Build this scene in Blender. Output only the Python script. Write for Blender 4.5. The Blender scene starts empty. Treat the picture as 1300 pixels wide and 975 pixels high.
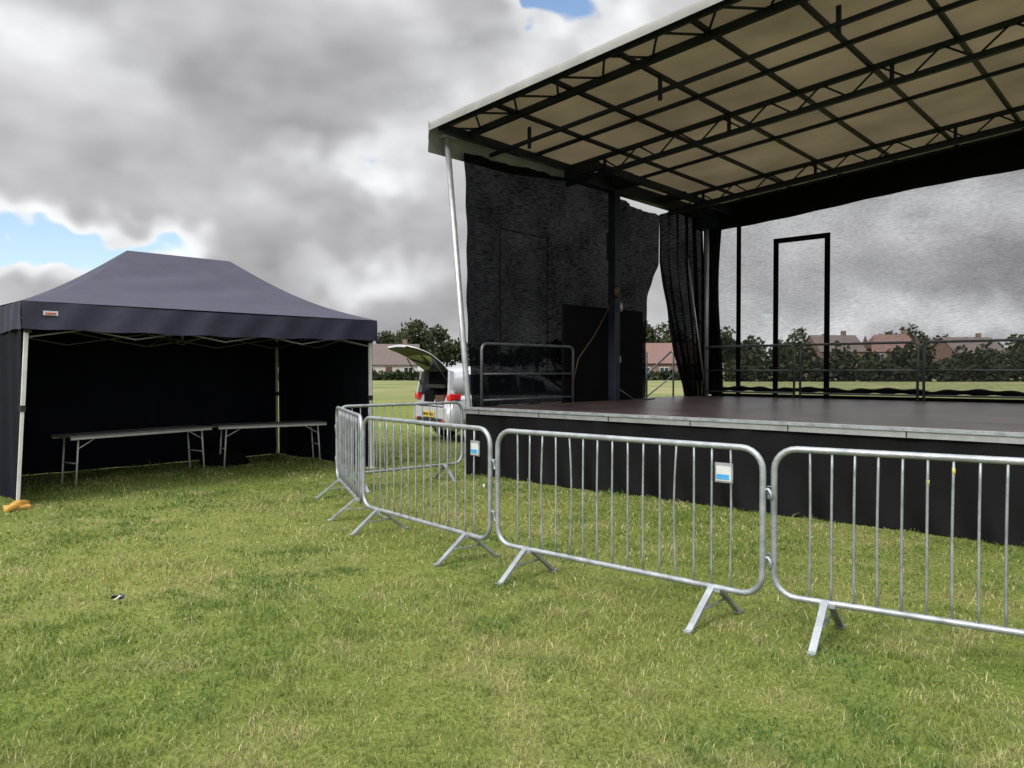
import bpy, math, random
import numpy as np
from mathutils import Vector, Matrix
random.seed(7); rng=np.random.default_rng(7)
S=bpy.context.scene
COL=S.collection
# ------------------------------------------------------------ materials
def nt(m):
    m.use_nodes=True; return m.node_tree.nodes, m.node_tree.links
def mat(name,c,rough=.6,metal=0.,var=.15,scale=6.,bump=0.,bscale=30.,stretch=None,c2=None,spec=.5,trans=0.):
    m=bpy.data.materials.new(name); N,L=nt(m); b=N['Principled BSDF']
    b.inputs['Roughness'].default_value=rough; b.inputs['Metallic'].default_value=metal
    b.inputs['Specular IOR Level'].default_value=spec
    tc=N.new('ShaderNodeTexCoord'); mp=N.new('ShaderNodeMapping'); L.new(tc.outputs['Object'],mp.inputs[0])
    if stretch: mp.inputs['Scale'].default_value=stretch
    n=N.new('ShaderNodeTexNoise'); n.inputs['Scale'].default_value=scale; n.inputs['Detail'].default_value=4
    L.new(mp.outputs[0],n.inputs['Vector'])
    mr=N.new('ShaderNodeMapRange'); mr.inputs[1].default_value=.3; mr.inputs[2].default_value=.7
    L.new(n.outputs[0],mr.inputs[0])
    mx=N.new('ShaderNodeMix'); mx.data_type='RGBA'
    ca=[x*(1-var) for x in c]; cb=c2 if c2 else [min(1,x*(1+var)) for x in c]
    mx.inputs[6].default_value=(*ca,1); mx.inputs[7].default_value=(*cb,1)
    L.new(mr.outputs[0],mx.inputs[0]); L.new(mx.outputs[2],b.inputs['Base Color'])
    if bump:
        n2=N.new('ShaderNodeTexNoise'); n2.inputs['Scale'].default_value=bscale; n2.inputs['Detail'].default_value=4
        L.new(mp.outputs[0],n2.inputs['Vector'])
        bp=N.new('ShaderNodeBump'); bp.inputs['Strength'].default_value=bump; bp.inputs['Distance'].default_value=.02
        L.new(n2.outputs[0],bp.inputs['Height']); L.new(bp.outputs[0],b.inputs['Normal'])
    if trans:
        t=N.new('ShaderNodeBsdfTranslucent'); L.new(mx.outputs[2],t.inputs[0])
        ms=N.new('ShaderNodeMixShader'); ms.inputs[0].default_value=trans
        L.new(b.outputs[0],ms.inputs[1]); L.new(t.outputs[0],ms.inputs[2])
        L.new(ms.outputs[0],N['Material Output'].inputs[0])
    return m
def scrim(name,c,lo,hi,wscale=(14,14,120),lw=.35):
    m=bpy.data.materials.new(name); N,L=nt(m); b=N['Principled BSDF']
    b.inputs['Base Color'].default_value=(*c,1); b.inputs['Roughness'].default_value=.9; b.inputs['Specular IOR Level'].default_value=.06
    tc=N.new('ShaderNodeTexCoord'); mp=N.new('ShaderNodeMapping'); L.new(tc.outputs['Object'],mp.inputs[0]); mp.inputs['Scale'].default_value=wscale
    n=N.new('ShaderNodeTexNoise'); n.inputs['Scale'].default_value=1; n.inputs['Detail'].default_value=2; L.new(mp.outputs[0],n.inputs['Vector'])
    n2=N.new('ShaderNodeTexNoise'); n2.inputs['Scale'].default_value=1.3; n2.inputs['Detail'].default_value=3; L.new(tc.outputs['Object'],n2.inputs['Vector'])
    ad=N.new('ShaderNodeMath'); ad.operation='MULTIPLY_ADD'; ad.inputs[1].default_value=lw; L.new(n2.outputs[0],ad.inputs[0]); L.new(n.outputs[0],ad.inputs[2])
    mr=N.new('ShaderNodeMapRange'); mr.inputs[1].default_value=.28+lw*.5; mr.inputs[2].default_value=.72+lw*.5; mr.inputs[3].default_value=lo; mr.inputs[4].default_value=hi
    L.new(ad.outputs[0],mr.inputs[0])
    t=N.new('ShaderNodeBsdfTransparent'); ms=N.new('ShaderNodeMixShader'); L.new(mr.outputs[0],ms.inputs[0])
    L.new(b.outputs[0],ms.inputs[1]); L.new(t.outputs[0],ms.inputs[2]); L.new(ms.outputs[0],N['Material Output'].inputs[0])
    return m
M={}
M['galv']=mat('galvanised_steel',(.27,.295,.31),.48,.5,.30,9,.15,60)
M['alu']=mat('aluminium',(.34,.35,.36),.42,.6,.15,8)
M['blacksteel']=mat('black_painted_steel',(.007,.010,.020),.5,0,.3,6,spec=.3)
M['railsteel']=mat('grey_rail_steel',(.10,.11,.12),.45,.6,.2,6)
M['tarp']=mat('cream_tarpaulin',(.275,.220,.140),.7,0,.28,.8,.3,4,trans=.13)
M['tarpgrey']=mat('grey_fascia',(.20,.20,.19),.6,0,.2,2.5,trans=.05)
M['skirt']=mat('black_skirt_fabric',(.0030,.0030,.0038),.7,0,.4,2.0,.2,7,spec=.14)
M['blackcloth']=mat('black_cloth',(.003,.003,.004),.9,0,.35,3,.4,30,spec=.10)
M['deck']=mat('deck_plywood',(.030,.022,.021),.32,0,.3,1.6,.15,25,c2=(.075,.054,.050))
M['scrimback']=scrim('mesh_scrim_open',(.085,.089,.095),.54,.80,(12,12,60))
M['scrimside']=scrim('mesh_scrim_dense',(.0026,.0030,.0042),.0,.042,(9,9,75),.5)
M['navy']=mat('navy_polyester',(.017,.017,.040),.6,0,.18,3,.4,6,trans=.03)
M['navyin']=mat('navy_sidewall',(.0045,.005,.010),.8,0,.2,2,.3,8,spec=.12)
M['whitepole']=mat('white_pole',(.48,.48,.46),.45,.1,.1,8)
M['tabletop']=mat('table_top',(.16,.157,.155),.5,0,.1,8)
M['orange']=mat('orange_plastic',(.45,.25,.05),.5,0,.15,9)
M['white']=mat('white_label',(.45,.47,.45),.5,0,.05,30)
M['blue']=mat('blue_label',(.04,.25,.5),.5,0,.1,30)
M['yellow']=mat('yellow_tape',(.45,.38,.06),.5,0,.1,30)
M['red']=mat('red_label',(.45,.06,.04),.5,0,.1,30)
M['carpaint']=mat('silver_white_paint',(.40,.41,.44),.22,.15,.04,3)
M['glass']=mat('dark_glass',(.02,.024,.03),.06,0,.1,3)
M['blackplastic']=mat('black_plastic',(.010,.010,.012),.6,0,.2,10)
M['tyre']=mat('tyre_rubber',(.015,.015,.015),.85,0,.2,20)
M['taillight']=mat('tail_light',(.5,.012,.018),.15,0,.2,30)
M['plate']=mat('yellow_plate',(.65,.45,.03),.4,0,.05,30)
M['brown']=mat('brown_plastic',(.07,.03,.02),.5,0,.2,30)
M['brick']=mat('brick',(.14,.09,.075),.85,0,.25,5)
M['render']=mat('white_render',(.34,.32,.29),.85,0,.1,3)
M['roofred']=mat('roof_tiles_red',(.12,.068,.057),.85,0,.25,6)
M['roofbrown']=mat('roof_tiles_brown',(.09,.068,.062),.85,0,.25,6)
M['bark']=mat('bark',(.07,.05,.035),.9,0,.3,8)
def leafmat(name,a,b,sc):
    return mat(name,a,.7,0,0,sc,c2=b,trans=.2,spec=.2)
M['leaf']=leafmat('foliage',(.016,.026,.011),(.052,.062,.026),.35)
M['hedge']=leafmat('hedge_foliage',(.011,.018,.008),(.032,.042,.016),.5)
# ------------------------------------------------------------ mesh builder
class MB:
    def __init__(s): s.v=[];s.f=[];s.m=[];s.sm=[];s.mats=[]
    def mi(s,k):
        if k not in s.mats: s.mats.append(k)
        return s.mats.index(k)
    def add(s,v,f,k,smooth=False):
        o=len(s.v); s.v+= [tuple(p) for p in v]; i=s.mi(k)
        for q in f: s.f.append([a+o for a in q]); s.m.append(i); s.sm.append(smooth)
    def box(s,c,d,k,R=None):
        c=Vector(c); x,y,z=[a/2 for a in d]; P=[Vector((i*x,j*y,l*z)) for i in(-1,1) for j in(-1,1) for l in(-1,1)]
        if R: P=[R@p for p in P]
        s.add([c+p for p in P],[(0,1,3,2),(4,6,7,5),(0,4,5,1),(2,3,7,6),(0,2,6,4),(1,5,7,3)],k)
    def beam(s,a,b,w,h,k,up=(0,0,1)):
        a=Vector(a);b=Vector(b);d=(b-a);l=d.length;d.normalize();u=Vector(up)
        if abs(d.dot(u))>.98:u=Vector((0,1,0))
        r=d.cross(u).normalized();u=r.cross(d)
        R=Matrix((r,d,u)).transposed(); s.box((a+b)/2,(w,l,h),k,R)
    def path(s,pts,r,k,n=8,closed=False):
        P=[Vector(p) for p in pts];c=len(P);V=[];prev=None
        for i,p in enumerate(P):
            if closed: t=(P[(i+1)%c]-P[i-1])
            else: t=P[min(i+1,c-1)]-P[max(i-1,0)]
            t.normalize()
            if prev is None:
                a=Vector((0,0,1)) if abs(t.z)<.9 else Vector((0,1,0)); u=t.cross(a).normalized()
            else:
                u=(prev-t*prev.dot(t)).normalized()
            prev=u;w=t.cross(u)
            rr=r[i] if isinstance(r,(list,tuple)) else r
            for j in range(n):
                an=2*math.pi*j/n; V.append(p+u*math.cos(an)*rr+w*math.sin(an)*rr)
        F=[]
        for i in range(c if closed else c-1):
            k2=(i+1)%c
            for j in range(n):
                j2=(j+1)%n; F.append((i*n+j,i*n+j2,k2*n+j2,k2*n+j))
        if not closed:
            F.append(tuple(range(n-1,-1,-1))); F.append(tuple((c-1)*n+j for j in range(n)))
        s.add(V,F,k,True)
    def tube(s,a,b,r,k,n=8): s.path([a,b],r,k,n)
    def grid(s,fn,nu,nv,k,smooth=True):
        V=[fn(i/nu,j/nv) for j in range(nv+1) for i in range(nu+1)]
        F=[(j*(nu+1)+i,j*(nu+1)+i+1,(j+1)*(nu+1)+i+1,(j+1)*(nu+1)+i) for j in range(nv) for i in range(nu)]
        s.add(V,F,k,smooth)
    def obj(s,name,parent=None,bevel=0):
        me=bpy.data.meshes.new(name); me.from_pydata(s.v,[],s.f)
        for k in s.mats: me.materials.append(M[k])
        me.polygons.foreach_set('material_index',s.m); me.polygons.foreach_set('use_smooth',s.sm); me.update()
        o=bpy.data.objects.new(name,me); COL.objects.link(o)
        if parent: o.parent=parent
        if bevel:
            bv=o.modifiers.new('bevel','BEVEL'); bv.width=bevel; bv.segments=2; bv.limit_method='ANGLE'
        return o
def empty(name,loc,rz=0):
    e=bpy.data.objects.new(name,None); COL.objects.link(e); e.location=loc; e.rotation_euler=(0,0,rz); e.empty_display_size=.3; return e
# ------------------------------------------------------------ camera
cam=bpy.data.cameras.new('camera'); co=bpy.data.objects.new('camera',cam); COL.objects.link(co)
cam.lens=36*960/1300; cam.sensor_width=36; cam.clip_end=5000; cam.clip_start=.05
co.location=(0,0,1.55); co.rotation_euler=(math.radians(88.96),0,0); S.camera=co
# ------------------------------------------------------------ world
W=bpy.data.worlds.new('World'); S.world=W; W.use_nodes=True; N=W.node_tree.nodes; L=W.node_tree.links
for n in list(N): N.remove(n)
out=N.new('ShaderNodeOutputWorld'); bg=N.new('ShaderNodeBackground'); L.new(bg.outputs[0],out.inputs[0]); bg.inputs[1].default_value=.15
SUN=Vector((-.55,-.62,.60)).normalized()
sk=N.new('ShaderNodeTexSky'); sk.sky_type='NISHITA'; sk.sun_disc=False
sk.sun_elevation=math.asin(SUN.z); sk.sun_rotation=math.atan2(SUN.x,SUN.y)
tc=N.new('ShaderNodeTexCoord'); D=tc.outputs['Generated']
def math_(op,a,b=None,c=None,clamp=False):
    n=N.new('ShaderNodeMath'); n.operation=op; n.use_clamp=clamp
    for i,x in enumerate((a,b,c)):
        if x is None: continue
        if isinstance(x,(int,float)): n.inputs[i].default_value=x
        else: L.new(x,n.inputs[i])
    return n.outputs[0]
def smooth_(x,a,b,lo,hi):
    n=N.new('ShaderNodeMapRange'); n.interpolation_type='SMOOTHSTEP'
    L.new(x,n.inputs[0]); n.inputs[1].default_value=a;n.inputs[2].default_value=b;n.inputs[3].default_value=lo;n.inputs[4].default_value=hi
    return n.outputs[0]
def vm(op,a,b=None,sc=None):
    n=N.new('ShaderNodeVectorMath'); n.operation=op
    for i,x in enumerate((a,b)):
        if x is None: continue
        if isinstance(x,tuple): n.inputs[i].default_value=x
        else: L.new(x,n.inputs[i])
    if sc is not None:
        if isinstance(sc,(int,float)): n.inputs['Scale'].default_value=sc
        else: L.new(sc,n.inputs['Scale'])
    return n
sx=N.new('ShaderNodeSeparateXYZ'); L.new(D,sx.inputs[0])
def noise_(vec,sc,det,dist=0,off=(0,0,0),rough=.5,scl=(1,1,1),col=False):
    mp=N.new('ShaderNodeMapping'); mp.inputs['Location'].default_value=off; mp.inputs['Scale'].default_value=scl; L.new(vec,mp.inputs[0])
    n=N.new('ShaderNodeTexNoise'); n.inputs['Scale'].default_value=sc;n.inputs['Detail'].default_value=det;n.inputs['Distortion'].default_value=dist;n.inputs['Roughness'].default_value=rough
    L.new(mp.outputs[0],n.inputs['Vector']); return n.outputs[1 if col else 0]
n2=noise_(D,4.4,7,.1,(1.3,2.1,3.0),.53,(1,1,1.7))
n2u=noise_(D,4.4,3,.1,(1.3-.010,2.1,3.0+.055),.5,(1,1,1.7))
dens=math_('MULTIPLY_ADD',math_('SUBTRACT',n2,.5),.95,.545)
warp=vm('SCALE',vm('SUBTRACT',noise_(D,6,3,0,(7,3,2),.6,(1,1,1),True),(.5,.5,.5)).outputs[0],None,.20).outputs[0]
DW=vm('ADD',D,warp).outputs[0]
def spot(u,v,ru,rv,amp,prev):
    d=Vector(((u-650)/960,1,(470-v)/960)); l=d.length; d.normalize(); r=ru/960/l*1.5
    sb=vm('SUBTRACT',DW,tuple(d)); ml=vm('MULTIPLY',sb.outputs[0],(1,1,ru/rv)); ln=vm('LENGTH',ml.outputs[0])
    return math_('ADD',prev,smooth_(ln.outputs[1],0,r,amp,0))
d=dens
for s in [(60,300,150,42,-.52),(200,305,80,26,-.27),(705,2,60,36,-.50),(800,25,90,50,-.22),(445,205,80,40,-.28),(590,80,60,90,.13),
          (490,355,130,40,-.24),(30,375,120,30,-.08),(250,165,210,85,.15),(50,5,80,50,.14),(560,270,70,60,.08),(390,300,100,22,.08),
          (1190,272,110,34,-.15),(1270,340,80,35,.10),(1100,390,260,18,-.12)]:
    d=spot(*s,d)
cr=N.new('ShaderNodeValToRGB'); L.new(d,cr.inputs[0]); R=cr.color_ramp
stops=[(.30,(.90,.91,.93)),(.42,(.79,.795,.81)),(.52,(.59,.59,.605)),(.64,(.43,.427,.442)),(.84,(.31,.307,.322))]
R.elements[0].position=stops[0][0]; R.elements[0].color=(*stops[0][1],1); R.elements[1].position=stops[-1][0]; R.elements[1].color=(*stops[-1][1],1)
for p,c in stops[1:-1]:
    e=R.elements.new(p); e.color=(*c,1)
relief=math_('MAXIMUM',math_('MINIMUM',math_('MULTIPLY_ADD',math_('SUBTRACT',n2,n2u),2.2,1.0),1.45),.72)
sc=vm('SCALE',cr.outputs[0],None,math_('MULTIPLY',relief,1/.15))
up=smooth_(sx.outputs[2],.5,.8,1,3.9); bk=smooth_(sx.outputs[1],.1,-.5,1,2.0)  # cloud gain added overhead and behind camera, out of view, to light the ground
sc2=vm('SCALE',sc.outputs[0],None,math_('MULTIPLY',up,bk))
skb=vm('SCALE',sk.outputs[0],None,1.35)
cov=smooth_(d,.235,.33,0,1)
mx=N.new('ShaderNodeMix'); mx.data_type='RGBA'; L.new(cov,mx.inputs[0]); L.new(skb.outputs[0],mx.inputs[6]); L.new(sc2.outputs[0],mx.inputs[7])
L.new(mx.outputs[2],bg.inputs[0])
sl=bpy.data.lights.new('sun','SUN'); sl.energy=3.0; sl.angle=math.radians(10); sl.color=(1,.95,.87)
so=bpy.data.objects.new('sun',sl); COL.objects.link(so); so.rotation_euler=(-SUN).to_track_quat('-Z','Y').to_euler(); so.location=(0,-5,20)
# ------------------------------------------------------------ ground + grass
def groundmat():
    m=bpy.data.materials.new('field_ground'); N,L=nt(m); b=N['Principled BSDF']; b.inputs['Roughness'].default_value=.95; b.inputs['Specular IOR Level'].default_value=.05
    g=N.new('ShaderNodeNewGeometry')
    def noi(s,det=4,r=(.35,.65)):
        n=N.new('ShaderNodeTexNoise'); n.inputs['Scale'].default_value=s;n.inputs['Detail'].default_value=det;L.new(g.outputs['Position'],n.inputs['Vector'])
        mr=N.new('ShaderNodeMapRange'); mr.inputs[1].default_value=r[0]; mr.inputs[2].default_value=r[1]; L.new(n.outputs[0],mr.inputs[0]); return mr.outputs[0]
    def mix(f,a,c):
        x=N.new('ShaderNodeMix'); x.data_type='RGBA'
        if isinstance(f,float): x.inputs[0].default_value=f
        else: L.new(f,x.inputs[0])
        for i,q in ((6,a),(7,c)):
            if isinstance(q,tuple): x.inputs[i].default_value=(*q,1)
            else: L.new(q,x.inputs[i])
        return x.outputs[2]
    c=mix(noi(.45,3),(.115,.155,.032),(.185,.195,.055))
    sp=N.new('ShaderNodeSeparateXYZ'); L.new(g.outputs['Position'],sp.inputs[0])
    c=mix(noi(38,3,(.3,.7)),mix(.5,c,(.04,.055,.015)),c)
    n=N.new('ShaderNodeTexNoise'); n.inputs['Scale'].default_value=.09;n.inputs['Detail'].default_value=4;L.new(g.outputs['Position'],n.inputs['Vector'])
    a=N.new('ShaderNodeMath'); a.operation='MULTIPLY_ADD'; a.inputs[1].default_value=30; L.new(n.outputs[0],a.inputs[0]); L.new(sp.outputs[1],a.inputs[2])
    mr=N.new('ShaderNodeMapRange'); mr.inputs[1].default_value=42; mr.inputs[2].default_value=62; L.new(a.outputs[0],mr.inputs[0])
    c=mix(mr.outputs[0],c,mix(noi(.12,5),(.20,.19,.095),(.11,.14,.05)))
    L.new(c,b.inputs['Base Color'])
    n=N.new('ShaderNodeTexNoise'); n.inputs['Scale'].default_value=25;n.inputs['Detail'].default_value=4;L.new(g.outputs['Position'],n.inputs['Vector'])
    bp=N.new('ShaderNodeBump'); bp.inputs['Strength'].default_value=.8;bp.inputs['Distance'].default_value=.04; L.new(n.outputs[0],bp.inputs['Height']); L.new(bp.outputs[0],b.inputs['Normal'])
    return m
def blademat():
    m=bpy.data.materials.new('grass_blades'); N,L=nt(m); N.remove(N['Principled BSDF'])
    at=N.new('ShaderNodeAttribute'); at.attribute_name='col'
    df=N.new('ShaderNodeBsdfDiffuse'); L.new(at.outputs['Color'],df.inputs[0])
    t=N.new('ShaderNodeBsdfTranslucent'); L.new(at.outputs['Color'],t.inputs[0]); ms=N.new('ShaderNodeMixShader'); ms.inputs[0].default_value=.38
    gl=N.new('ShaderNodeBsdfGlossy'); gl.inputs['Roughness'].default_value=.5; m2=N.new('ShaderNodeMixShader'); m2.inputs[0].default_value=.02
    L.new(df.outputs[0],ms.inputs[1]);L.new(t.outputs[0],ms.inputs[2]); L.new(ms.outputs[0],m2.inputs[1]); L.new(gl.outputs[0],m2.inputs[2]); L.new(m2.outputs[0],N['Material Output'].inputs[0])
    return m
M['ground']=groundmat(); M['grass']=blademat()
b=MB(); b.add([(-2000,-300,0),(2000,-300,0),(2000,3500,0),(-2000,3500,0)],[(0,1,2,3)],'ground'); b.obj('ground')
LAT=rng.random((256,256))
def vn(x,y,s,oc=3):
    r=np.zeros_like(x);a=1;t=0
    for o in range(oc):
        X=x*s*2**o+17.3*o+500;Y=y*s*2**o+9.1*o+500; xi=np.floor(X).astype(int);yi=np.floor(Y).astype(int);fx=X-xi;fy=Y-yi
        fx=fx*fx*(3-2*fx);fy=fy*fy*(3-2*fy); g=lambda i,j:LAT[i%256,j%256]
        r+=a*((g(xi,yi)*(1-fx)+g(xi+1,yi)*fx)*(1-fy)+(g(xi,yi+1)*(1-fx)+g(xi+1,yi+1)*fx)*fy); t+=a;a*=.5
    return r/t
n=330000
dd=2.0*(20/2.0)**rng.random(n); an=(rng.random(n)-.5)*math.radians(96)
px=np.sin(an)*dd; py=np.cos(an)*dd-.3
nt_=5600; td=2.0*(16/2.0)**rng.random(nt_); ta=(rng.random(nt_)-.5)*math.radians(96); tx,ty=np.sin(ta)*td,np.cos(ta)*td-.3
sel=np.where(rng.random(n)<.38)[0]; ti=rng.integers(0,nt_,len(sel)); sp_=.018*td[ti]**.6
px[sel]=tx[ti]+rng.normal(size=len(sel))*sp_; py[sel]=ty[ti]+rng.normal(size=len(sel))*sp_
dd=np.sqrt(px**2+(py+.3)**2)
clump=vn(px,py,1.7,3)
h=(.009+.018*rng.random(n))*(.35+1.3*clump)*(1+.02*dd); h[sel]*=1.45; tall=rng.random(n)<.008; h[tall]*=2.2
w=.0015*(dd/2.5)**.9*(.6+.8*rng.random(n))
th=rng.random(n)*2*math.pi; ca,sa=np.cos(th),np.sin(th)
ln=h*(.3+1.2*rng.random(n)); la=rng.random(n)*2*math.pi; lx,ly=np.cos(la)*ln,np.sin(la)*ln
V=np.zeros((n,5,3))
V[:,0]=np.stack([px-ca*w,py-sa*w,0*px-.002],1); V[:,1]=np.stack([px+ca*w,py+sa*w,0*px-.002],1)
V[:,2]=np.stack([px+lx*.35+ca*w*.8,py+ly*.35+sa*w*.8,h*.6],1); V[:,3]=np.stack([px+lx*.35-ca*w*.8,py+ly*.35-sa*w*.8,h*.6],1)
V[:,4]=np.stack([px+lx,py+ly,h],1)
me=bpy.data.meshes.new('grass'); me.vertices.add(n*5); me.vertices.foreach_set('co',V.ravel())
base=np.arange(n)*5
li=np.stack([base,base+1,base+2,base+3,base+3,base+2,base+4],1).ravel()
me.loops.add(n*7); me.loops.foreach_set('vertex_index',li.astype(np.int32))
me.polygons.add(n*2); ls=np.stack([np.arange(n)*7,np.arange(n)*7+4],1).ravel(); me.polygons.foreach_set('loop_start',ls.astype(np.int32))
me.update(calc_edges=True)
rv=rng.random(n); tr=rng.random(nt_); rv[sel]=np.clip(tr[ti]*.7+rv[sel]*.3,0,1)
def ss_(x,a,c): t=np.clip((x-a)/(c-a),0,1); return (t*t*(3-2*t))[:,None]
def mixc(c,q,t): return c*(1-t)+np.array(q)*t
col=mixc(np.tile(np.array((.135,.195,.038)),(n,1)),(.255,.265,.078),ss_(vn(px,py,.45,3),.3,.7))
col=mixc(col,(.085,.165,.034),ss_(vn(px+40,py,1.3,4),.47,.68)*.85)
col=mixc(col,(.36,.325,.15),ss_(vn(px,py+70,3.1,4),.52,.74)*.85)
col=mixc(col,(.50,.45,.23),ss_(rv,.72,1.0)*.85); col=mixc(col,(.055,.125,.020),(1-ss_(rv,0,.40))*.65)
col*= (.8+.4*rng.random((n,1)))
c4=np.ones((n,4),np.float32); c4[:,:3]=col
at=me.attributes.new('col','FLOAT_COLOR','POINT'); at.data.foreach_set('color',np.repeat(c4,5,axis=0).ravel())
me.materials.append(M['grass']); go=bpy.data.objects.new('grass',me); COL.objects.link(go)
# ------------------------------------------------------------ mobile stage
ang=math.atan2(-.673,.74)
st=empty('mobile_stage',(-.64,11.36,0),ang)
SW=9.6; SDp=7.2
def zr(x): return 5.07+.080*x
b=MB(); b.box((SW/2,SDp/2,.965),(SW,SDp+.1,.07),'deck'); 
b.obj('deck_floor',st)
b=MB()
b.box((SW/2,-.075,.955),(SW+.06,.05,.10),'alu'); b.box((-.025,SDp/2,.955),(.05,SDp,.10),'alu')
b.box((SW/2,-.11,.985),(SW+.02,.02,.03),'galv')
for i in range(9): b.box((.3+i*1.15,-.102,.95),(.012,.006,.08),'blackplastic')
b.obj('deck_edge_trim',st)
b=MB()
def sk_f(u,v):
    x=u*SW; f=.035*math.sin(x*4.1+2*math.sin(x*1.7)+.6*v)+.022*math.sin(x*13+1+1.5*math.sin(v*3)); k=abs((x/1.6)%1-.5); f+=.03*max(0,1-k*14)
    return (x,-.06-.03*(1-v)-f*(1-.7*v),.012+v*.9)
b.grid(sk_f,320,12,'skirt')
def sk_s(u,v):
    y=u*SDp; f=.03*math.sin(y*8+math.sin(y*3)); return (-.03-f*(1-.7*v),y-.05,.012+v*.9)
b.grid(sk_s,160,6,'skirt'); b.obj('skirt',st)
b=MB()
for i in range(7): b.box((.4+i*1.45,3.5,.45),(.08,6.5,.9),'blackcloth')
b.obj('deck_frame',st)
# side curtain with gap
def lerp_tab(tab,x):
    for (a,p),(c,q) in zip(tab,tab[1:]):
        if x<=c: 
            t=(x-a)/(c-a) if c>a else 0; return p+(q-p)*max(0,min(1,t))
    return tab[-1][1]
YL=[(1.0,4.86),(2.2,4.90),(2.9,4.98),(3.4,5.14),(3.75,5.33),(6,5.33)]
YR=[(1.0,6.32),(1.6,6.08),(2.2,5.86),(2.7,5.68),(3.3,5.47),(3.75,5.335),(6,5.335)]
def ztop(y): return lerp_tab([(0,4.78),(2.5,4.86),(3.5,4.88),(3.8,4.80),(4.6,4.70),(5.3,4.66),(5.8,4.84),(7.2,5.0)],y)
def fold(y,z): 
    return .035*math.sin(y*5+.6*math.sin(z*1.6))+.022*math.sin(y*13+z*.8)+.012*math.sin(z*2.3+y*1.7)+.010*math.sin(y*31+1.5*math.sin(z*2))
b=MB()
def cl(u,v):
    y0=.0; yt=y0+u*(5.33-y0); zt=ztop(yt); z=1.0+v*(zt-1.0); y=y0+u*(lerp_tab(YL,z)-y0)
    return (.0+fold(y,z),y+(-.10*v+.010*math.sin(z*9))*(1-u)**8,z)
b.grid(cl,240,70,'scrimside')
def cr_(u,v):
    yt=5.335+u*(7.25-5.335); zt=ztop(yt); z=1.0+v*(zt-1.0); yr=lerp_tab(YR,z); y=yr+u*(7.25-yr)
    return (.02+.05*math.sin(u*34+z*.6)+.03*math.sin(u*61)+fold(y,z)*.5,y,z)
b.grid(cr_,140,90,'scrimside'); b.obj('side_curtain',st)
b=MB()
for y in (.62,1.78): b.beam((.05,y,1.55),(.05,y,3.75),.012,.012,'blackcloth')
b.beam((.05,.62,3.75),(.05,1.78,3.75),.012,.012,'blackcloth')
b.box((.10,3.35,1.84),(.05,2.45,1.68),'blackcloth')
b.box((.13,3.55,1.84),(.02,.03,1.6),'blacksteel'); b.box((.15,3.75,1.75),(.04,.03,.12),'alu')
b.obj('side_door_panel',st)
b=MB(); b.box((.2,3.5,2.95),(.16,.16,3.9),'blacksteel'); b.box((.2,3.5,3.8),(.2,.22,.5),'blacksteel')
b.obj('hydraulic_column',st,.01)
b=MB(); b.path([(.34,3.38,2.85),(.36,3.32,2.98),(.34,3.4,3.05)],.045,'brown'); b.path([(.34,3.52,2.78),(.34,3.52,2.62)],.03,'alu')
b.path([(.33,3.35+.0,2.9),(.33,3.1,2.6),(.3,2.75,2.15),(.3,2.3,1.75),(.25,2.2,1.3)],.006,'brown',5)
b.path([(.33,3.5,1.2),(.5,3.7,1.02),(.6,4.1,1.015),(.45,4.5,1.015)],.012,'blackplastic',6)
b.obj('cable_and_hook',st)
# poles
b=MB()
b.path([(.02,-.02,.03),(.0,-.02,1.0),(.0,-.45,4.92)],.045,'alu',12); b.box((0,-.45,4.93),(.18,.18,.05),'alu')
b.path([(SW-.02,-.02,.03),(SW-.02,-.02,1.0),(SW,-.45,zr(SW)-.1)],.045,'alu',12)
b.tube((.22,6.95,1),(.22,6.95,5.0),.05,'alu',12); b.tube((.22,6.95,1),(.05,6.4,4.0),.02,'alu',8)
b.tube((SW-.1,6.95,1),(SW-.1,6.95,5.7),.05,'alu',12)
b.obj('roof_posts',st)
# roof
RX0,RX1,RY0,RY1=-.04,10.2,-.66,7.35
b=MB()
def rf(u,v):
    x=RX0+u*(RX1-RX0); y=RY0+v*(RY1-RY0); return (x,y,zr(x)+.03-.025*abs(math.sin(x*math.pi/.98))-.008*math.sin(y*5+x*3)-.006*math.sin(x*9-y*2))
b.grid(rf,110,60,'tarp'); b.obj('roof_cover',st)
b=MB()
def ff(u,v):
    x=RX0+u*(RX1-RX0); a=v*math.pi*.5; return (x,RY0-.09*math.sin(a)-.0,zr(x)+.035-.13*(v**1.2)+.05*math.sin(v*math.pi))
b.grid(ff,60,8,'tarpgrey')
def fl(u,v):
    y=RY0-.05+u*(RY1-RY0); bot=lerp_tab([(-.8,4.68),(1.0,4.70),(2.6,4.86),(8,4.90)],y); zt=zr(RX0)+.035
    return (RX0-.08*math.sin(v*math.pi*.5),y,zt+(bot-zt)*v)
b.grid(fl,40,8,'tarpgrey')
def fc(u,v):
    a=u*math.pi*.5; zt=zr(RX0)+.035; return (RX0-.08*math.sin(a)*1,RY0-.09*math.cos(a)+.0,zt-(.13+.23*u)*v)
b.grid(fc,8,6,'tarpgrey')
b.obj('roof_fascia',st)
b=MB(); K='blacksteel'
def rod(a,c,r=.018,n=6): b.tube(a,c,r,K,n)
def truss(y,dep=.27,pitch=.36,x0=0,x1=10.1,r=.022):
    b.beam((x0,y,zr(x0)-.05),(x1,y,zr(x1)-.05),.065,.065,K); b.beam((x0,y,zr(x0)-.05-dep),(x1,y,zr(x1)-.05-dep),.065,.065,K)
    k=int((x1-x0)/pitch)
    for i in range(k):
        xa=x0+i*pitch; xb=xa+pitch; za=zr(xa)-.05; zb=zr(xb)-.05
        if i%2==0: rod((xa,y,za),(xb,y,zb-dep),.014)
        else: rod((xa,y,za-dep),(xb,y,zb),.014)
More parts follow.
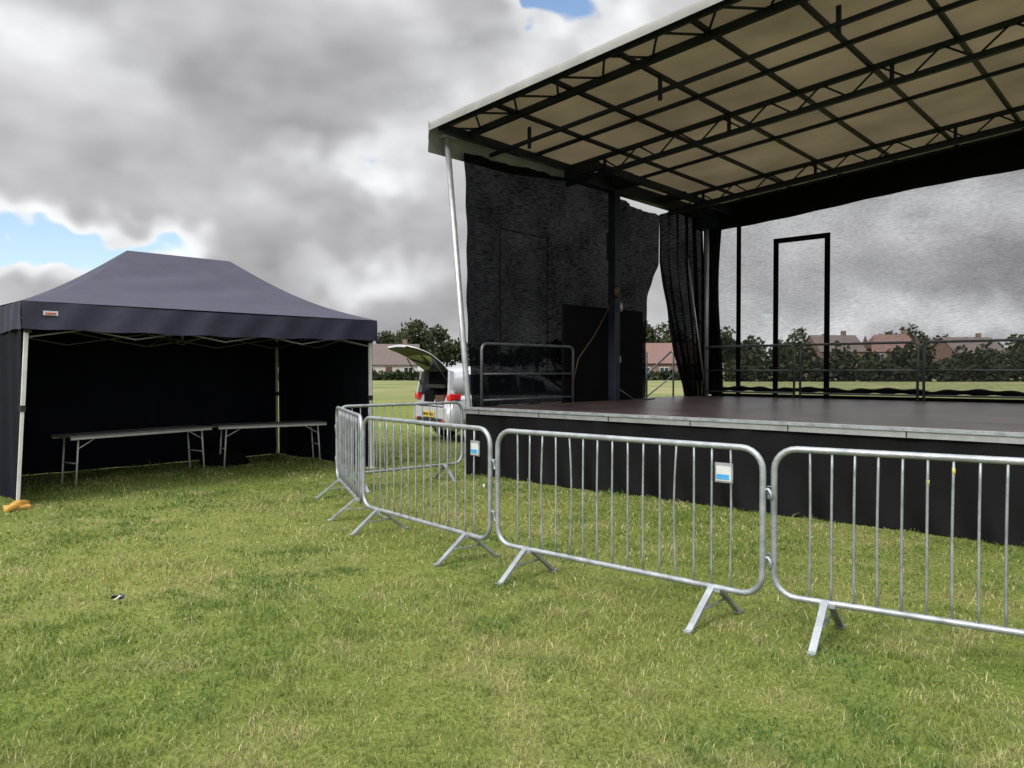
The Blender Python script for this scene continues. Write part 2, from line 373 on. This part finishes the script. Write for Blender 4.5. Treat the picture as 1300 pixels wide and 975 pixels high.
for y in (2.35,5.7): truss(y)
for y in (2.62,5.95): b.beam((0,y,zr(0)-.20),(10.1,y,zr(10.1)-.20),.05,.05,K)
b.beam((0,-.12,zr(0)-.07),(10.1,-.12,zr(10.1)-.07),.06,.09,K); b.beam((0,-.6,zr(0)-.05),(10.1,-.6,zr(10.1)-.05),.05,.07,K)
for i in range(28):
    x=i*.36; ya,yb=(-.12,-.6) if i%2 else (-.6,-.12); rod((x,ya,zr(x)-.05),(x+.36,yb,zr(x+.36)-.05),.015)
b.beam((0,.45,zr(0)-.22),(10.1,.45,zr(10.1)-.22),.05,.05,K)
for y in (1.4,3.9,7.0): b.beam((0,y,zr(0)-.04),(10.1,y,zr(10.1)-.04),.05,.05,K)
for i in range(11):
    x=.05+i*.98; b.beam((x,-.62,zr(x)-.015),(x,7.2,zr(x)-.015),.05,.05,K)
for i in range(5):
    x=.8+i*2.2; 
    for y in (.45,2.35,5.7): b.beam((x,y,zr(x)-.02),(x,y,zr(x)-.33),.05,.03,K)
b.beam((.12,-.6,4.98),(.12,7.2,4.98),.08,.10,K)
b.beam((.18,2.2,4.85),(.18,7.2,4.85),.16,.14,K); b.beam((.75,2.2,4.9),(.75,7.2,4.9),.08,.12,K)
for y in (2.2,3.5,5.0,6.4): b.beam((.1,y,4.88),(.8,y,4.90),.08,.14,K)
b.box((.25,3.5,4.98),(.5,.3,.25),K); b.box((.25,6.9,4.80),(.4,.3,.45),K)
b.obj('roof_trusses',st)
# back wall
b=MB()
def bw(u,v):
    x=.1+u*(SW-.1); zt=zr(x)-.4; z=1.02+v*(zt-1.02); return (x,7.2+.02*math.sin(x*4+z),z)
b.grid(bw,80,40,'scrimback'); b.obj('back_scrim',st)
b=MB()
def bv(u,v):
    x=.05+u*(SW-.05); zt=zr(x)-.02; return (x,7.13+.02*math.sin(x*7),zt-v*(.50+.02*x+.03*math.sin(x*1.1)))
b.grid(bv,80,4,'blackcloth')
for x in (1.67,2.70): b.box((x,7.15,2.62),(.10,.03,3.2),'blackcloth')
b.box((2.185,7.15,4.19),(1.13,.032,.10),'blackcloth')
b.box((.86,7.15,2.9),(.09,.03,3.7),'blackcloth')
def corner(u,v):
    z=1.02+v*3.75; x=.02+u*(.42+.06*math.sin(z*1.4)); return (x,7.16+.03*math.sin(u*19+z*.5),z)
b.grid(corner,24,40,'blackcloth')
pts=[(.3+i*.07,7.08,1.13+.035*abs(math.sin(i*.07*2.2))) for i in range(132)]
b.path(pts,[.05+.015*math.sin(i*.9) for i in range(132)],'blackcloth',8)
pts=[(.3+i*.07,7.05,1.03) for i in range(132)]; b.path(pts,.035,'blackcloth',6)
b.obj('back_valance_and_door_outline',st)
# rails
b=MB()
def rail(p,q,h=.95,posts=2,k='railsteel'):
    p=Vector(p);q=Vector(q);d=(q-p).normalized();r=.1;P=[p,p+Vector((0,0,h-r))]
    P+=[p+Vector((0,0,h-r))+d*r*(1-math.cos(a))+Vector((0,0,r*math.sin(a))) for a in (math.pi/6,math.pi/3,math.pi/2)]
    Q=[q+Vector((0,0,h-r))-d*r*(1-math.cos(a))+Vector((0,0,r*math.sin(a))) for a in (math.pi/2,math.pi/3,math.pi/6)]+[q+Vector((0,0,h-r)),q]
    b.path(P+Q,.024,k,8); b.tube(p+Vector((0,0,h*.52)),q+Vector((0,0,h*.52)),.017,k); b.tube(p+Vector((0,0,.1)),q+Vector((0,0,.1)),.017,k)
rail((.18,.08,1),(.18,2.3,1))
for a,c in ((.25,2.18),(2.3,4.4),(4.5,6.6),(6.7,8.8)): rail((a,6.85,1),(c,6.85,1),1.05)
b.obj('safety_rails',st)
# steps outside
b=MB()
for i in range(4): b.box((-.25-i*.28,5.6,.82-i*.2),(.28,1.0,.04),'blacksteel')
for y in (5.08,6.12):
    b.beam((-.05,y,.85),(-1.2,y,.05),.04,.14,'blacksteel'); b.path([(-.1,y,.9),(-.1,y,1.9),(-.15,y,1.95),(-1.15,y,1.15),(-1.2,y,1.08),(-1.2,y,.1)],.02,'railsteel')
    b.tube((-.1,y,1.45),(-1.2,y,.65),.015,'railsteel')
b.obj('access_steps',st)
# ------------------------------------------------------------ barriers
def barrier(p,q,plate=None,tapes=(),bent=()):
    p=Vector((*p,0));q=Vector((*q,0));dv=q-p;Ln=dv.length
    e=empty('crowd_barrier',p,math.atan2(dv.y,dv.x))
    b=MB(); r=.13;z0,z1=.22,1.09;P=[]
    for cx_,cz,a0 in ((Ln-r,z1-r,0),(r,z1-r,90),(r,z0+r,180),(Ln-r,z0+r,270)):
        for k in range(7):
            a=math.radians(a0+k*15);P.append((cx_+r*math.cos(a),0,cz+r*math.sin(a)))
    b.path(P,.019,'galv',10,True); b.obj('frame',e)
    b=MB(); nb=int((Ln-.16)/.118); 
    for i in range(1,nb):
        x=.08+i*(Ln-.16)/nb; bend=random.uniform(-.004,.004)+(.018*random.choice((-1,1)) if i in bent else 0); by=random.uniform(-.006,.006)
        b.path([(x+bend*math.sin(math.pi*k/8),by*math.sin(math.pi*k/8),z0+(z1-z0)*k/8) for k in range(9)],.0072,'galv',6)
    b.obj('bars',e)
    b=MB()
    for x in (.30,Ln-.30):
        for s in (-1,1):
            b.beam((x+.012*s,0,z0+.01),(x+.03*s,s*.27,.012),.042,.022,'galv'); b.box((x+.03*s,s*.275,.012),(.045,.05,.02),'galv')
        b.beam((x,-.13,.118),(x,.13,.118),.012,.012,'galv')
        b.box((x,0,z0-.01),(.09,.045,.03),'galv')
    b.obj('feet',e,.003)
    b=MB()
    for z in (.42,.82):
        b.path([(Ln,0,z+.03),(Ln+.035,0,z+.035),(Ln+.05,0,z+.01),(Ln+.05,0,z-.03)],.009,'galv',6)
        b.path([(0,0,z+.04),(-.035,0,z+.04),(-.035,0,z-.03),(0,0,z-.03)],.008,'galv',6)
    b.obj('hooks',e)
    if plate is not None:
        b=MB(); b.box((plate,-.012,.93),(.115,.006,.12),'galv'); b.box((plate,-.0165,.925),(.095,.003,.09),'white'); b.box((plate-.004,-.0195,.905),(.08,.003,.03),'blue'); b.obj('label_plate',e)
    if tapes:
        b=MB()
        for x,z,k in tapes: 
            xi=.08+round((x-.08)/((Ln-.16)/nb))*(Ln-.16)/nb; b.tube((xi,0,z),(xi,0,z+.035),.0085,k)
        b.obj('tape',e)
barrier((-2.20,9.55),(-.72,10.85))
barrier((-2.19,9.45),(-1.50,7.52))
barrier((-1.46,7.42),(-.17,5.88),plate=1.83,tapes=[(1.9,.62,'white')])
barrier((-.11,5.80),(1.47,4.42),plate=1.86,bent=(3,5,12))
barrier((1.55,4.46),(3.50,3.22),tapes=[(.95,1.0,'yellow'),(.82,.93,'yellow')])
# ------------------------------------------------------------ gazebo
ga=empty('gazebo_tent',(-5.47,8.5,0),math.atan2(.716,.698))
GL,GD=4.72,3.0; ze,zv,zp=2.33,2.02,3.24
r0=(1.60,1.5); r1=(3.10,1.5)
b=MB()
def slope(a,c,ra,rc):
    def f(u,v):
        ex=a[0]+(c[0]-a[0])*u; ey=a[1]+(c[1]-a[1])*u; tx=ra[0]+(rc[0]-ra[0])*u; ty=ra[1]+(rc[1]-ra[1])*u
        t=v; z=ze+(zp-ze)*t-.13*math.sin(math.pi*t)*(1-.25*math.sin(math.pi*u))-.05*math.sin(math.pi*u)*math.sin(math.pi*t)**.6
        z+=(.010*math.sin(u*23+v*9)+.018*math.sin(u*9-v*13+2*math.sin(v*5)))*math.sin(math.pi*u)*math.sin(math.pi*v)
        return (ex+(tx-ex)*t,ey+(ty-ey)*t,z)
    return f
e=.04
C=[(-e,-e),(GL+e,-e),(GL+e,GD+e),(-e,GD+e)]
for a,c,ra,rc in ((C[0],C[1],r0,r1),(C[1],C[2],r1,r1),(C[2],C[3],r1,r0),(C[3],C[0],r0,r0)): b.grid(slope(a,c,ra,rc),60,24,'navy')
for i in range(4):
    a=C[i];c=C[(i+1)%4]; nx,ny=(c[1]-a[1]),-(c[0]-a[0]); l=math.hypot(nx,ny); nx/=l;ny/=l
    def f(u,v):
        o=.014*math.sin(u*31)*(v)+.02*v*math.sin(u*7)+.008*math.sin(u*57+3*v); mid=math.sin(math.pi*u); return (a[0]+(c[0]-a[0])*u+nx*o,a[1]+(c[1]-a[1])*u+ny*o,ze-v*(ze-zv)-.02*mid-.008*math.sin(u*40)*v)
    b.grid(f,80,5,'navy')
b.obj('canopy',ga)
b=MB(); b.box((.24,-.070,2.20),(.15,.004,.05),'white'); b.box((.24,-.074,2.195),(.11,.003,.02),'red'); b.obj('maker_label',ga)
b=MB()
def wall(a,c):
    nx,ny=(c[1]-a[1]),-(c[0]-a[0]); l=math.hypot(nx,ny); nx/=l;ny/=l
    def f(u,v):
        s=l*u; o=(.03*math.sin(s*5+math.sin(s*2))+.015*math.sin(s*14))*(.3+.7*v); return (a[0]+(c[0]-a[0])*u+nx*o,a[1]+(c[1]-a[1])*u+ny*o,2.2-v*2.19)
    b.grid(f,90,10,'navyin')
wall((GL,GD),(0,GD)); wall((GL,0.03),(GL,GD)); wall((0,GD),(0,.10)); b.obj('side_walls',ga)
b=MB()
for (x,y),(ox,oy) in zip([(.04,.06),(GL-.04,.04),(GL-.08,GD-.1),(.06,GD-.06)],[(-.13,-.06),(.02,0),(0,0),(0,0)]):
    b.beam((x,y,2.25),(x+ox*.5,y+oy*.5,1.1),.04,.04,'whitepole'); b.beam((x+ox*.5,y+oy*.5,1.12),(x+ox,y+oy,.02),.032,.032,'whitepole')
    b.box((x+ox,y+oy,.012),(.12,.12,.016),'whitepole'); b.box((x,y,2.02),(.07,.07,.09),'blackplastic'); b.box((x+ox*.5,y+oy*.5,1.12),(.055,.055,.07),'blackplastic')
def sc_(a,c,k):
    for i in range(k):
        p=[a[j]+(c[j]-a[j])*i/k for j in (0,1)];q=[a[j]+(c[j]-a[j])*(i+1)/k for j in (0,1)]
        b.beam((*p,2.13),(*q,1.93),.016,.016,'tabletop'); b.beam((p[0]+.0,p[1]+.03,1.93),(q[0]+.0,q[1]+.03,2.13),.016,.016,'tabletop')
sc_((.06,.08),(GL-.06,.06),4); sc_((.08,.06),(.06,GD-.06),2); sc_((GL-.1,.06),(GL-.1,GD-.06),2); sc_((.06,GD-.12),(GL-.06,GD-.12),4)
sc_((GL/2,.08),(GL/2,GD-.1),2); b.beam((GL/2,1.5,2.0),(GL/2,1.5,3.0),.03,.03,'tabletop'); b.beam((r0[0],1.5,3.02),(r1[0],1.5,3.02),.03,.03,'tabletop')
b.obj('frame',ga)
b=MB(); b.path([(-.25,-.22,.03),(-.09,-.02,.045),(.03,.13,.03)],[.03,.06,.04],'orange',8); b.box((-.10,-.02,.025),(.24,.17,.04),'orange'); b.obj('foot_weight',ga,.01)
# ------------------------------------------------------------ tables
def table(p,q,wd=.5):
    p=Vector((*p,0));q=Vector((*q,0));dv=q-p;Ln=dv.length; e=empty('folding_table',p,math.atan2(dv.y,dv.x)); H=.68
    b=MB(); b.box((Ln/2,wd/2,H-.012),(Ln,wd,.024),'tabletop'); b.obj('top',e,.004)
    b=MB(); 
    for y in (.01,wd-.01): b.box((Ln/2,y,H-.040),(Ln-.02,.022,.030),'whitepole')
    b.obj('apron',e)
    b=MB()
    for x,s in ((.14,-1),(Ln-.14,1)):
        for y in (.07,wd-.07): 
            b.tube((x,y,H-.03),(x+s*.04,y,.0),.013,'whitepole')
        b.tube((x+s*.02,.07,.3),(x+s*.02,wd-.07,.3),.010,'whitepole'); b.tube((x-s*.0,.07,.5),(x-s*.25,.07,H-.04),.008,'whitepole')
    b.obj('legs',e)
table((-5.82,9.95),(-4.66,11.75)); table((-4.60,11.82),(-3.12,12.75),.5)
b=MB()
def pile(u,v):
    a=u*2*math.pi; rr=(1-v)*1.0; return (.38*rr*math.cos(a)*(1+.2*math.sin(a*3)),.25*rr*math.sin(a),.34*(1-(1-v)**2.4)+.03*math.sin(a*5)*(1-v))
b.grid(pile,24,10,'blackcloth'); o=b.obj('holdall_bag'); o.location=(-4.75,12.4,0)
# ------------------------------------------------------------ car
cr0=Vector((-1.80,16.5,0))
ca_=empty('parked_car',cr0,math.atan2(.52,.85))
def loft(b,secs,k,caps=(True,True)):
    n=len(secs[0]);V=[p for s in secs for p in s];F=[]
    for i in range(len(secs)-1):
        for j in range(n-1): F.append((i*n+j,i*n+j+1,(i+1)*n+j+1,(i+1)*n+j))
        F.append((i*n+n-1,i*n,(i+1)*n,(i+1)*n+n-1))
    b.add(V,F,k,True)
    if caps[0]: b.add(secs[0],[tuple(range(n-1,-1,-1))],k)
    if caps[1]: b.add(secs[-1],[tuple(range(n))],k)
def lsec(x,w,zb,zt):
    h=[(w*.90,zb),(w*.98,zb+.12),(w,zb+.3),(w*.985,zt-.12),(w*.93,zt)]
    return [(x,a,z) for a,z in h]+[(x,-a,z) for a,z in reversed(h)]
b=MB()
loft(b,[lsec(0.0,.86,.36,.74),lsec(.07,.92,.30,.78),lsec(.16,.925,.27,1.0),lsec(.6,.93,.25,1.02),lsec(1.5,.93,.24,1.0),lsec(2.6,.93,.24,.99),lsec(3.4,.925,.25,.97),lsec(4.1,.90,.27,.88),lsec(4.38,.80,.32,.72),lsec(4.45,.66,.36,.62)],'carpaint')
b.obj('body',ca_)
def gsec(x,zt,w=.86,inset=.16,zb=.97):
    h=[(w,zb),(w-inset*.5,zb+(zt-zb)*.55),(w-inset,zt-.07),(w-inset-.08,zt-.01),(.3,zt+.02)]
    return [(x,a,z) for a,z in h]+[(x,-a,z) for a,z in reversed(h)]
b=MB()
loft(b,[gsec(.16,1.56),gsec(.5,1.60),gsec(1.4,1.63),gsec(2.2,1.58),gsec(2.75,1.33),gsec(3.25,1.0,.84,.06,.96)],'carpaint',(False,True)); b.obj('cabin',ca_)
b=MB()
for s in (-1,1):
    for xa,xb,za in ((.42,.95,1.46),(1.02,1.75,1.48),(1.83,2.5,1.42)):
        def wp(x,z): 
            t=(z-.97)/.64; y=.86-.16*t+.010
            return (x,s*y,z)
        b.add([wp(xa,1.06),wp(xb,1.06),wp(xb-.03,za if xb<2.4 else za-.12),wp(xa+.08 if xa<.6 else xa,za)],[(0,1,2,3)],'glass')
b.add([(2.78,.62,1.36),(2.78,-.62,1.36),(3.2,-.7,1.06),(3.2,.7,1.06)],[(0,1,2,3)],'glass')
b.obj('windows',ca_)
b=MB() # boot opening
b.box((.75,0,1.14),(.9,1.36,.76),'blackplastic'); 
b.box((.31,0,1.13),(.03,1.30,.78),'blackcloth')
b.box((.12,0,.765),(.20,1.2,.03),'blackplastic'); b.box((.2,.25,.95),(.2,.5,.30),'blackcloth'); b.box((.18,-.3,.90),(.2,.4,.22),'brown'); b.box((.19,.0,1.2),(.12,.9,.08),'blackplastic'); b.box((.05,0,.42),(.12,1.3,.20),'blackplastic')
for s in (-1,1): b.beam((.10,s*.80,1.0),(.17,s*.69,1.54),.10,.08,'carpaint',(0,1,0)); b.box((.14,s*.83,.92),(.06,.16,.40),'carpaint')
b.obj('boot',ca_,.01)
b=MB()
for s in (-1,1): b.box((.10,s*.81,.98),(.09,.20,.15),'taillight'); b.box((.20,s*.905,.99),(.18,.05,.11),'taillight'); b.box((-.015,s*.68,.48),(.02,.16,.04),'taillight')
b.obj('tail_lights',ca_,.02)
b=MB(); b.box((-.02,0,.60),(.02,.52,.115),'plate')
for i,x in enumerate((-.2,-.13,-.06,.03,.1,.17,.23)): b.box((-.032,x,.60),(.004,.045,.07),'blackplastic')
b.obj('number_plate',ca_)
b=MB() # tailgate : lofted shell, glass in the upper half
h=Vector((.20,0,1.57)); dr=Vector((-.90,0,.43)).normalized(); nn=Vector((.43,0,.90)).normalized()
def tg(s,y,o=0): 
    bow=.13*math.sin(min(1,s/1.1)*math.pi*.85)-.05*(y/.7)**2; p=h+dr*s+nn*(bow+o); return (p.x,y,p.z)
ss=[0,.06,.14,.30,.48,.56,.62,.75,.9,1.02,1.08]; ww=[.54,.60,.63,.66,.69,.70,.71,.71,.70,.64,.52]; jy=[-1,-.86,-.5,0,.5,.86,1]
nj=len(jy); V=[]
for o_ in (0,-.05):
    for s,w in zip(ss,ww):
        for q in jy: V.append(tg(s,w*q,o_*(0.4 if abs(q)==1 else 1)))
O=len(ss)*nj; Fp=[];Fg=[];Fi=[]
for i in range(len(ss)-1):
    for j in range(nj-1):
        a=i*nj+j; glass=(1<=i<=4 and 1<=j<=nj-3)
        (Fg if glass else Fp).append((a,a+1,a+nj+1,a+nj)); (Fg if glass else Fi).append((O+a,O+a+nj,O+a+nj+1,O+a+1))
    Fp.append((i*nj,i*nj+nj,O+i*nj+nj,O+i*nj)); Fp.append((i*nj+nj-1,O+i*nj+nj-1,O+i*nj+2*nj-1,i*nj+2*nj-1))
for j in range(nj-1): Fp.append((j,O+j,O+j+1,j+1)); l=(len(ss)-1)*nj; Fp.append((l+j,l+j+1,O+l+j+1,O+l+j))
b.add(V,Fp,'carpaint',True); b.add(V,Fg,'glass',True); b.add(V,Fi,'blackplastic',True)
for s in (-1,1): b.tube((.14,s*.70,1.22),tg(.5,s*.66,-.05),.012,'blackplastic')
b.obj('tailgate',ca_)
b=MB()
for x in (.85,3.55):
    for s in (-1,1):
        y=s*.86; b.path([(x,y-.11,.35),(x,y-.10,.35),(x,y+.10,.35),(x,y+.11,.35)],[.30,.35,.35,.30],'tyre',28)
        b.path([(x,y+s*.112,.35),(x,y+s*.118,.35)],.23,'alu',20); b.path([(x,y+s*.119,.35),(x,y+s*.125,.35)],.06,'blackplastic',12)
        for k in range(5):
            a=k*2*math.pi/5+.3; b.beam((x+.05*math.cos(a),y+s*.122,.35+.05*math.sin(a)),(x+.21*math.cos(a),y+s*.122,.35+.21*math.sin(a)),.012,.05,'blackplastic',(0,1,0))
        arc=[(x+.39*math.cos(t),s*.925,.35+.39*math.sin(t)) for t in [math.pi*k/10 for k in range(11)]]; b.path(arc,.03,'blackplastic',6)
b.obj('wheels',ca_)
# ------------------------------------------------------------ houses
def house(name,x,y,w,dp,h,rh,wk,rk,rz=0,two=False,hip=0):
    e=empty(name,(x,y,0),rz)
    b=MB(); b.box((0,0,h/2),(w,dp,h),wk); b.add([(-w/2,-dp/2,h),(-w/2,dp/2,h),(-w/2,0,h+rh),(w/2,-dp/2,h),(w/2,dp/2,h),(w/2,0,h+rh)],[(0,1,2),(3,5,4)],wk); b.obj('walls',e)
    b=MB(); o=.4; g=.35; zz=h-.15; rr=h+rh+.1
    hx=hip
    b.add([(-w/2-g,-dp/2-o,zz),(w/2+g,-dp/2-o,zz),(w/2+g-hx,0,rr),(-w/2-g+hx,0,rr),(w/2+g,dp/2+o,zz),(-w/2-g,dp/2+o,zz)],[(0,1,2,3),(3,2,4,5)]+([(1,4,2),(0,3,5)] if hip else []),rk)
    b.box((w*.28,.3,rr+.2),(.8,.6,1.2),'brick'); b.obj('roof_and_chimney',e)
    b=MB(); nw=max(2,int(w/3))
    for fl in range(2 if two else 1):
        for i in range(nw):
            xx=-w/2+w*(i+.5)/nw; zc=1.5+fl*2.6
            if fl==0 and i==nw//2: b.box((xx,-dp/2-.03,1.05),(1,.06,2.1),'brown'); continue
            b.box((xx,-dp/2-.03,zc),(1.5,.06,1.15),'white'); 
            for s in (-.36,.36): b.box((xx+s,-dp/2-.065,zc),(.62,.02,.98),'glass')
    b.obj('windows_and_door',e)
house('bungalow',-20.8,128,9.5,8,2.6,3.3,'render','roofbrown',.15)
house('bungalow',-31,132,10,8,2.6,3.0,'render','roofbrown',-.1)
house('brick_bungalow',26.5,126,12,8,2.8,3.2,'brick','roofred',-.1)
house('brick_house',60.5,143,8.5,8,5.1,3.0,'brick','roofbrown',.1,True)
house('brick_house',71.5,143,9,8,5.1,3.1,'brick','roofred',-.15,True,2)
house('brick_house',90,150,10,8,5.0,3.0,'brick','roofbrown',.1,True)
house('bungalow',-55,130,12,8,2.7,3.1,'brick','roofred',.05)
house('brick_house',-80,140,9,8,5.2,3.1,'brick','roofbrown',.1,True)
# ------------------------------------------------------------ trees
def leaves(name,crowns,k,per,sz):
    Vs=[];
    for (x,y,z,rx,ry,rz_) in crowns:
        n=int(per*rx*rz_/6)+20
        p=rng.normal(size=(n,3)); p/=np.linalg.norm(p,axis=1)[:,None]; p*=(rng.random((n,1))**.4)*(1+.18*np.sin(p[:,:1]*7+x)*np.cos(p[:,2:3]*6+y))
        c=np.stack([x+p[:,0]*rx,y+p[:,1]*ry,np.maximum(.1,z+p[:,2]*rz_)],1)
        a=rng.normal(size=(n,3));a/=np.linalg.norm(a,axis=1)[:,None]; t=rng.normal(size=(n,3)); q=np.cross(a,t); q/=np.linalg.norm(q,axis=1)[:,None]
        s=sz*(.5+rng.random((n,1)))
        Vs.append(np.stack([c-a*s-q*s*.6,c+a*s-q*s*.5,c+a*s*.8+q*s*.6,c-a*s*.7+q*s*.7],1))
    V=np.concatenate(Vs).reshape(-1,3); n=len(V)//4
    me=bpy.data.meshes.new(name); me.from_pydata(V.tolist(),[],np.arange(n*4).reshape(-1,4).tolist()); me.materials.append(M[k]); return me
def treerow(name,specs,per=150,sz=.32):
    b=MB(); cr=[]
    for (x,y,h) in specs:
        th=h*.3; b.path([(x,y,-.1),(x+.1,y,th),(x,y,h*.8)],[.04*h*.6,.03*h*.6,.02],'bark',6)
        for k in range(5):
            a=random.random()*6.28; b.path([(x,y,th),(x+math.cos(a)*h*.25,y+math.sin(a)*h*.25,h*(.5+.3*random.random()))],[.12,.03],'bark',5)
        for k in range(7):
            a=random.random()*6.28; r=h*.22*random.random(); s=h*(.13+.10*random.random())
            cr.append((x+math.cos(a)*r*1.3,y+math.sin(a)*r,h*(.38+.48*random.random()),s*1.1,s,s*.9))
    me=leaves(name,cr,'leaf',per,sz); e=empty(name,(0,0,0)); o=bpy.data.objects.new('foliage',me); COL.objects.link(o); o.parent=e; b.obj('trunks_and_limbs',e)
sp=[]
x=-130
while x<150:
    if -28<x<-9: h=random.uniform(9,12)
    elif x>40: h=random.uniform(7.5,11)
    elif 18<x<34: h=random.uniform(11,14)
    else: h=random.uniform(6,9.5)
    sp.append((x,random.uniform(160,175),h*1.05)); x+=random.uniform(2.0,4.4)
treerow('distant_tree_row',sp)
def hedge(name,x0,x1,y,h):
    cr=[];x=x0
    while x<x1:
        hh=h*random.uniform(.6,1.25); cr.append((x,y+random.uniform(-1.5,1.5),hh*.45,1.7,1.2,hh*.6)); x+=1.3
    me=leaves(name,cr,'hedge',420,.28); o=bpy.data.objects.new(name,me); COL.objects.link(o)
hedge('field_hedge',30,125,104,4.3); hedge('field_hedge',-110,30,116,1.3)
# litter
b=MB(); 
for k in range(5):
    a=k*1.3; b.add([(.03*math.cos(a),.02*math.sin(a),.03),(.05*math.cos(a+.8),.04*math.sin(a+.8),.035),(.05*math.cos(a+1.6),.03*math.sin(a+1.6),.06),(.01,.0,.055)],[(0,1,2,3)],'white' if k%2 else 'blackplastic')
o=b.obj('litter'); o.location=(-2.62,5.0,0)
S.view_settings.view_transform='Standard'; S.view_settings.look='None'; S.view_settings.exposure=0
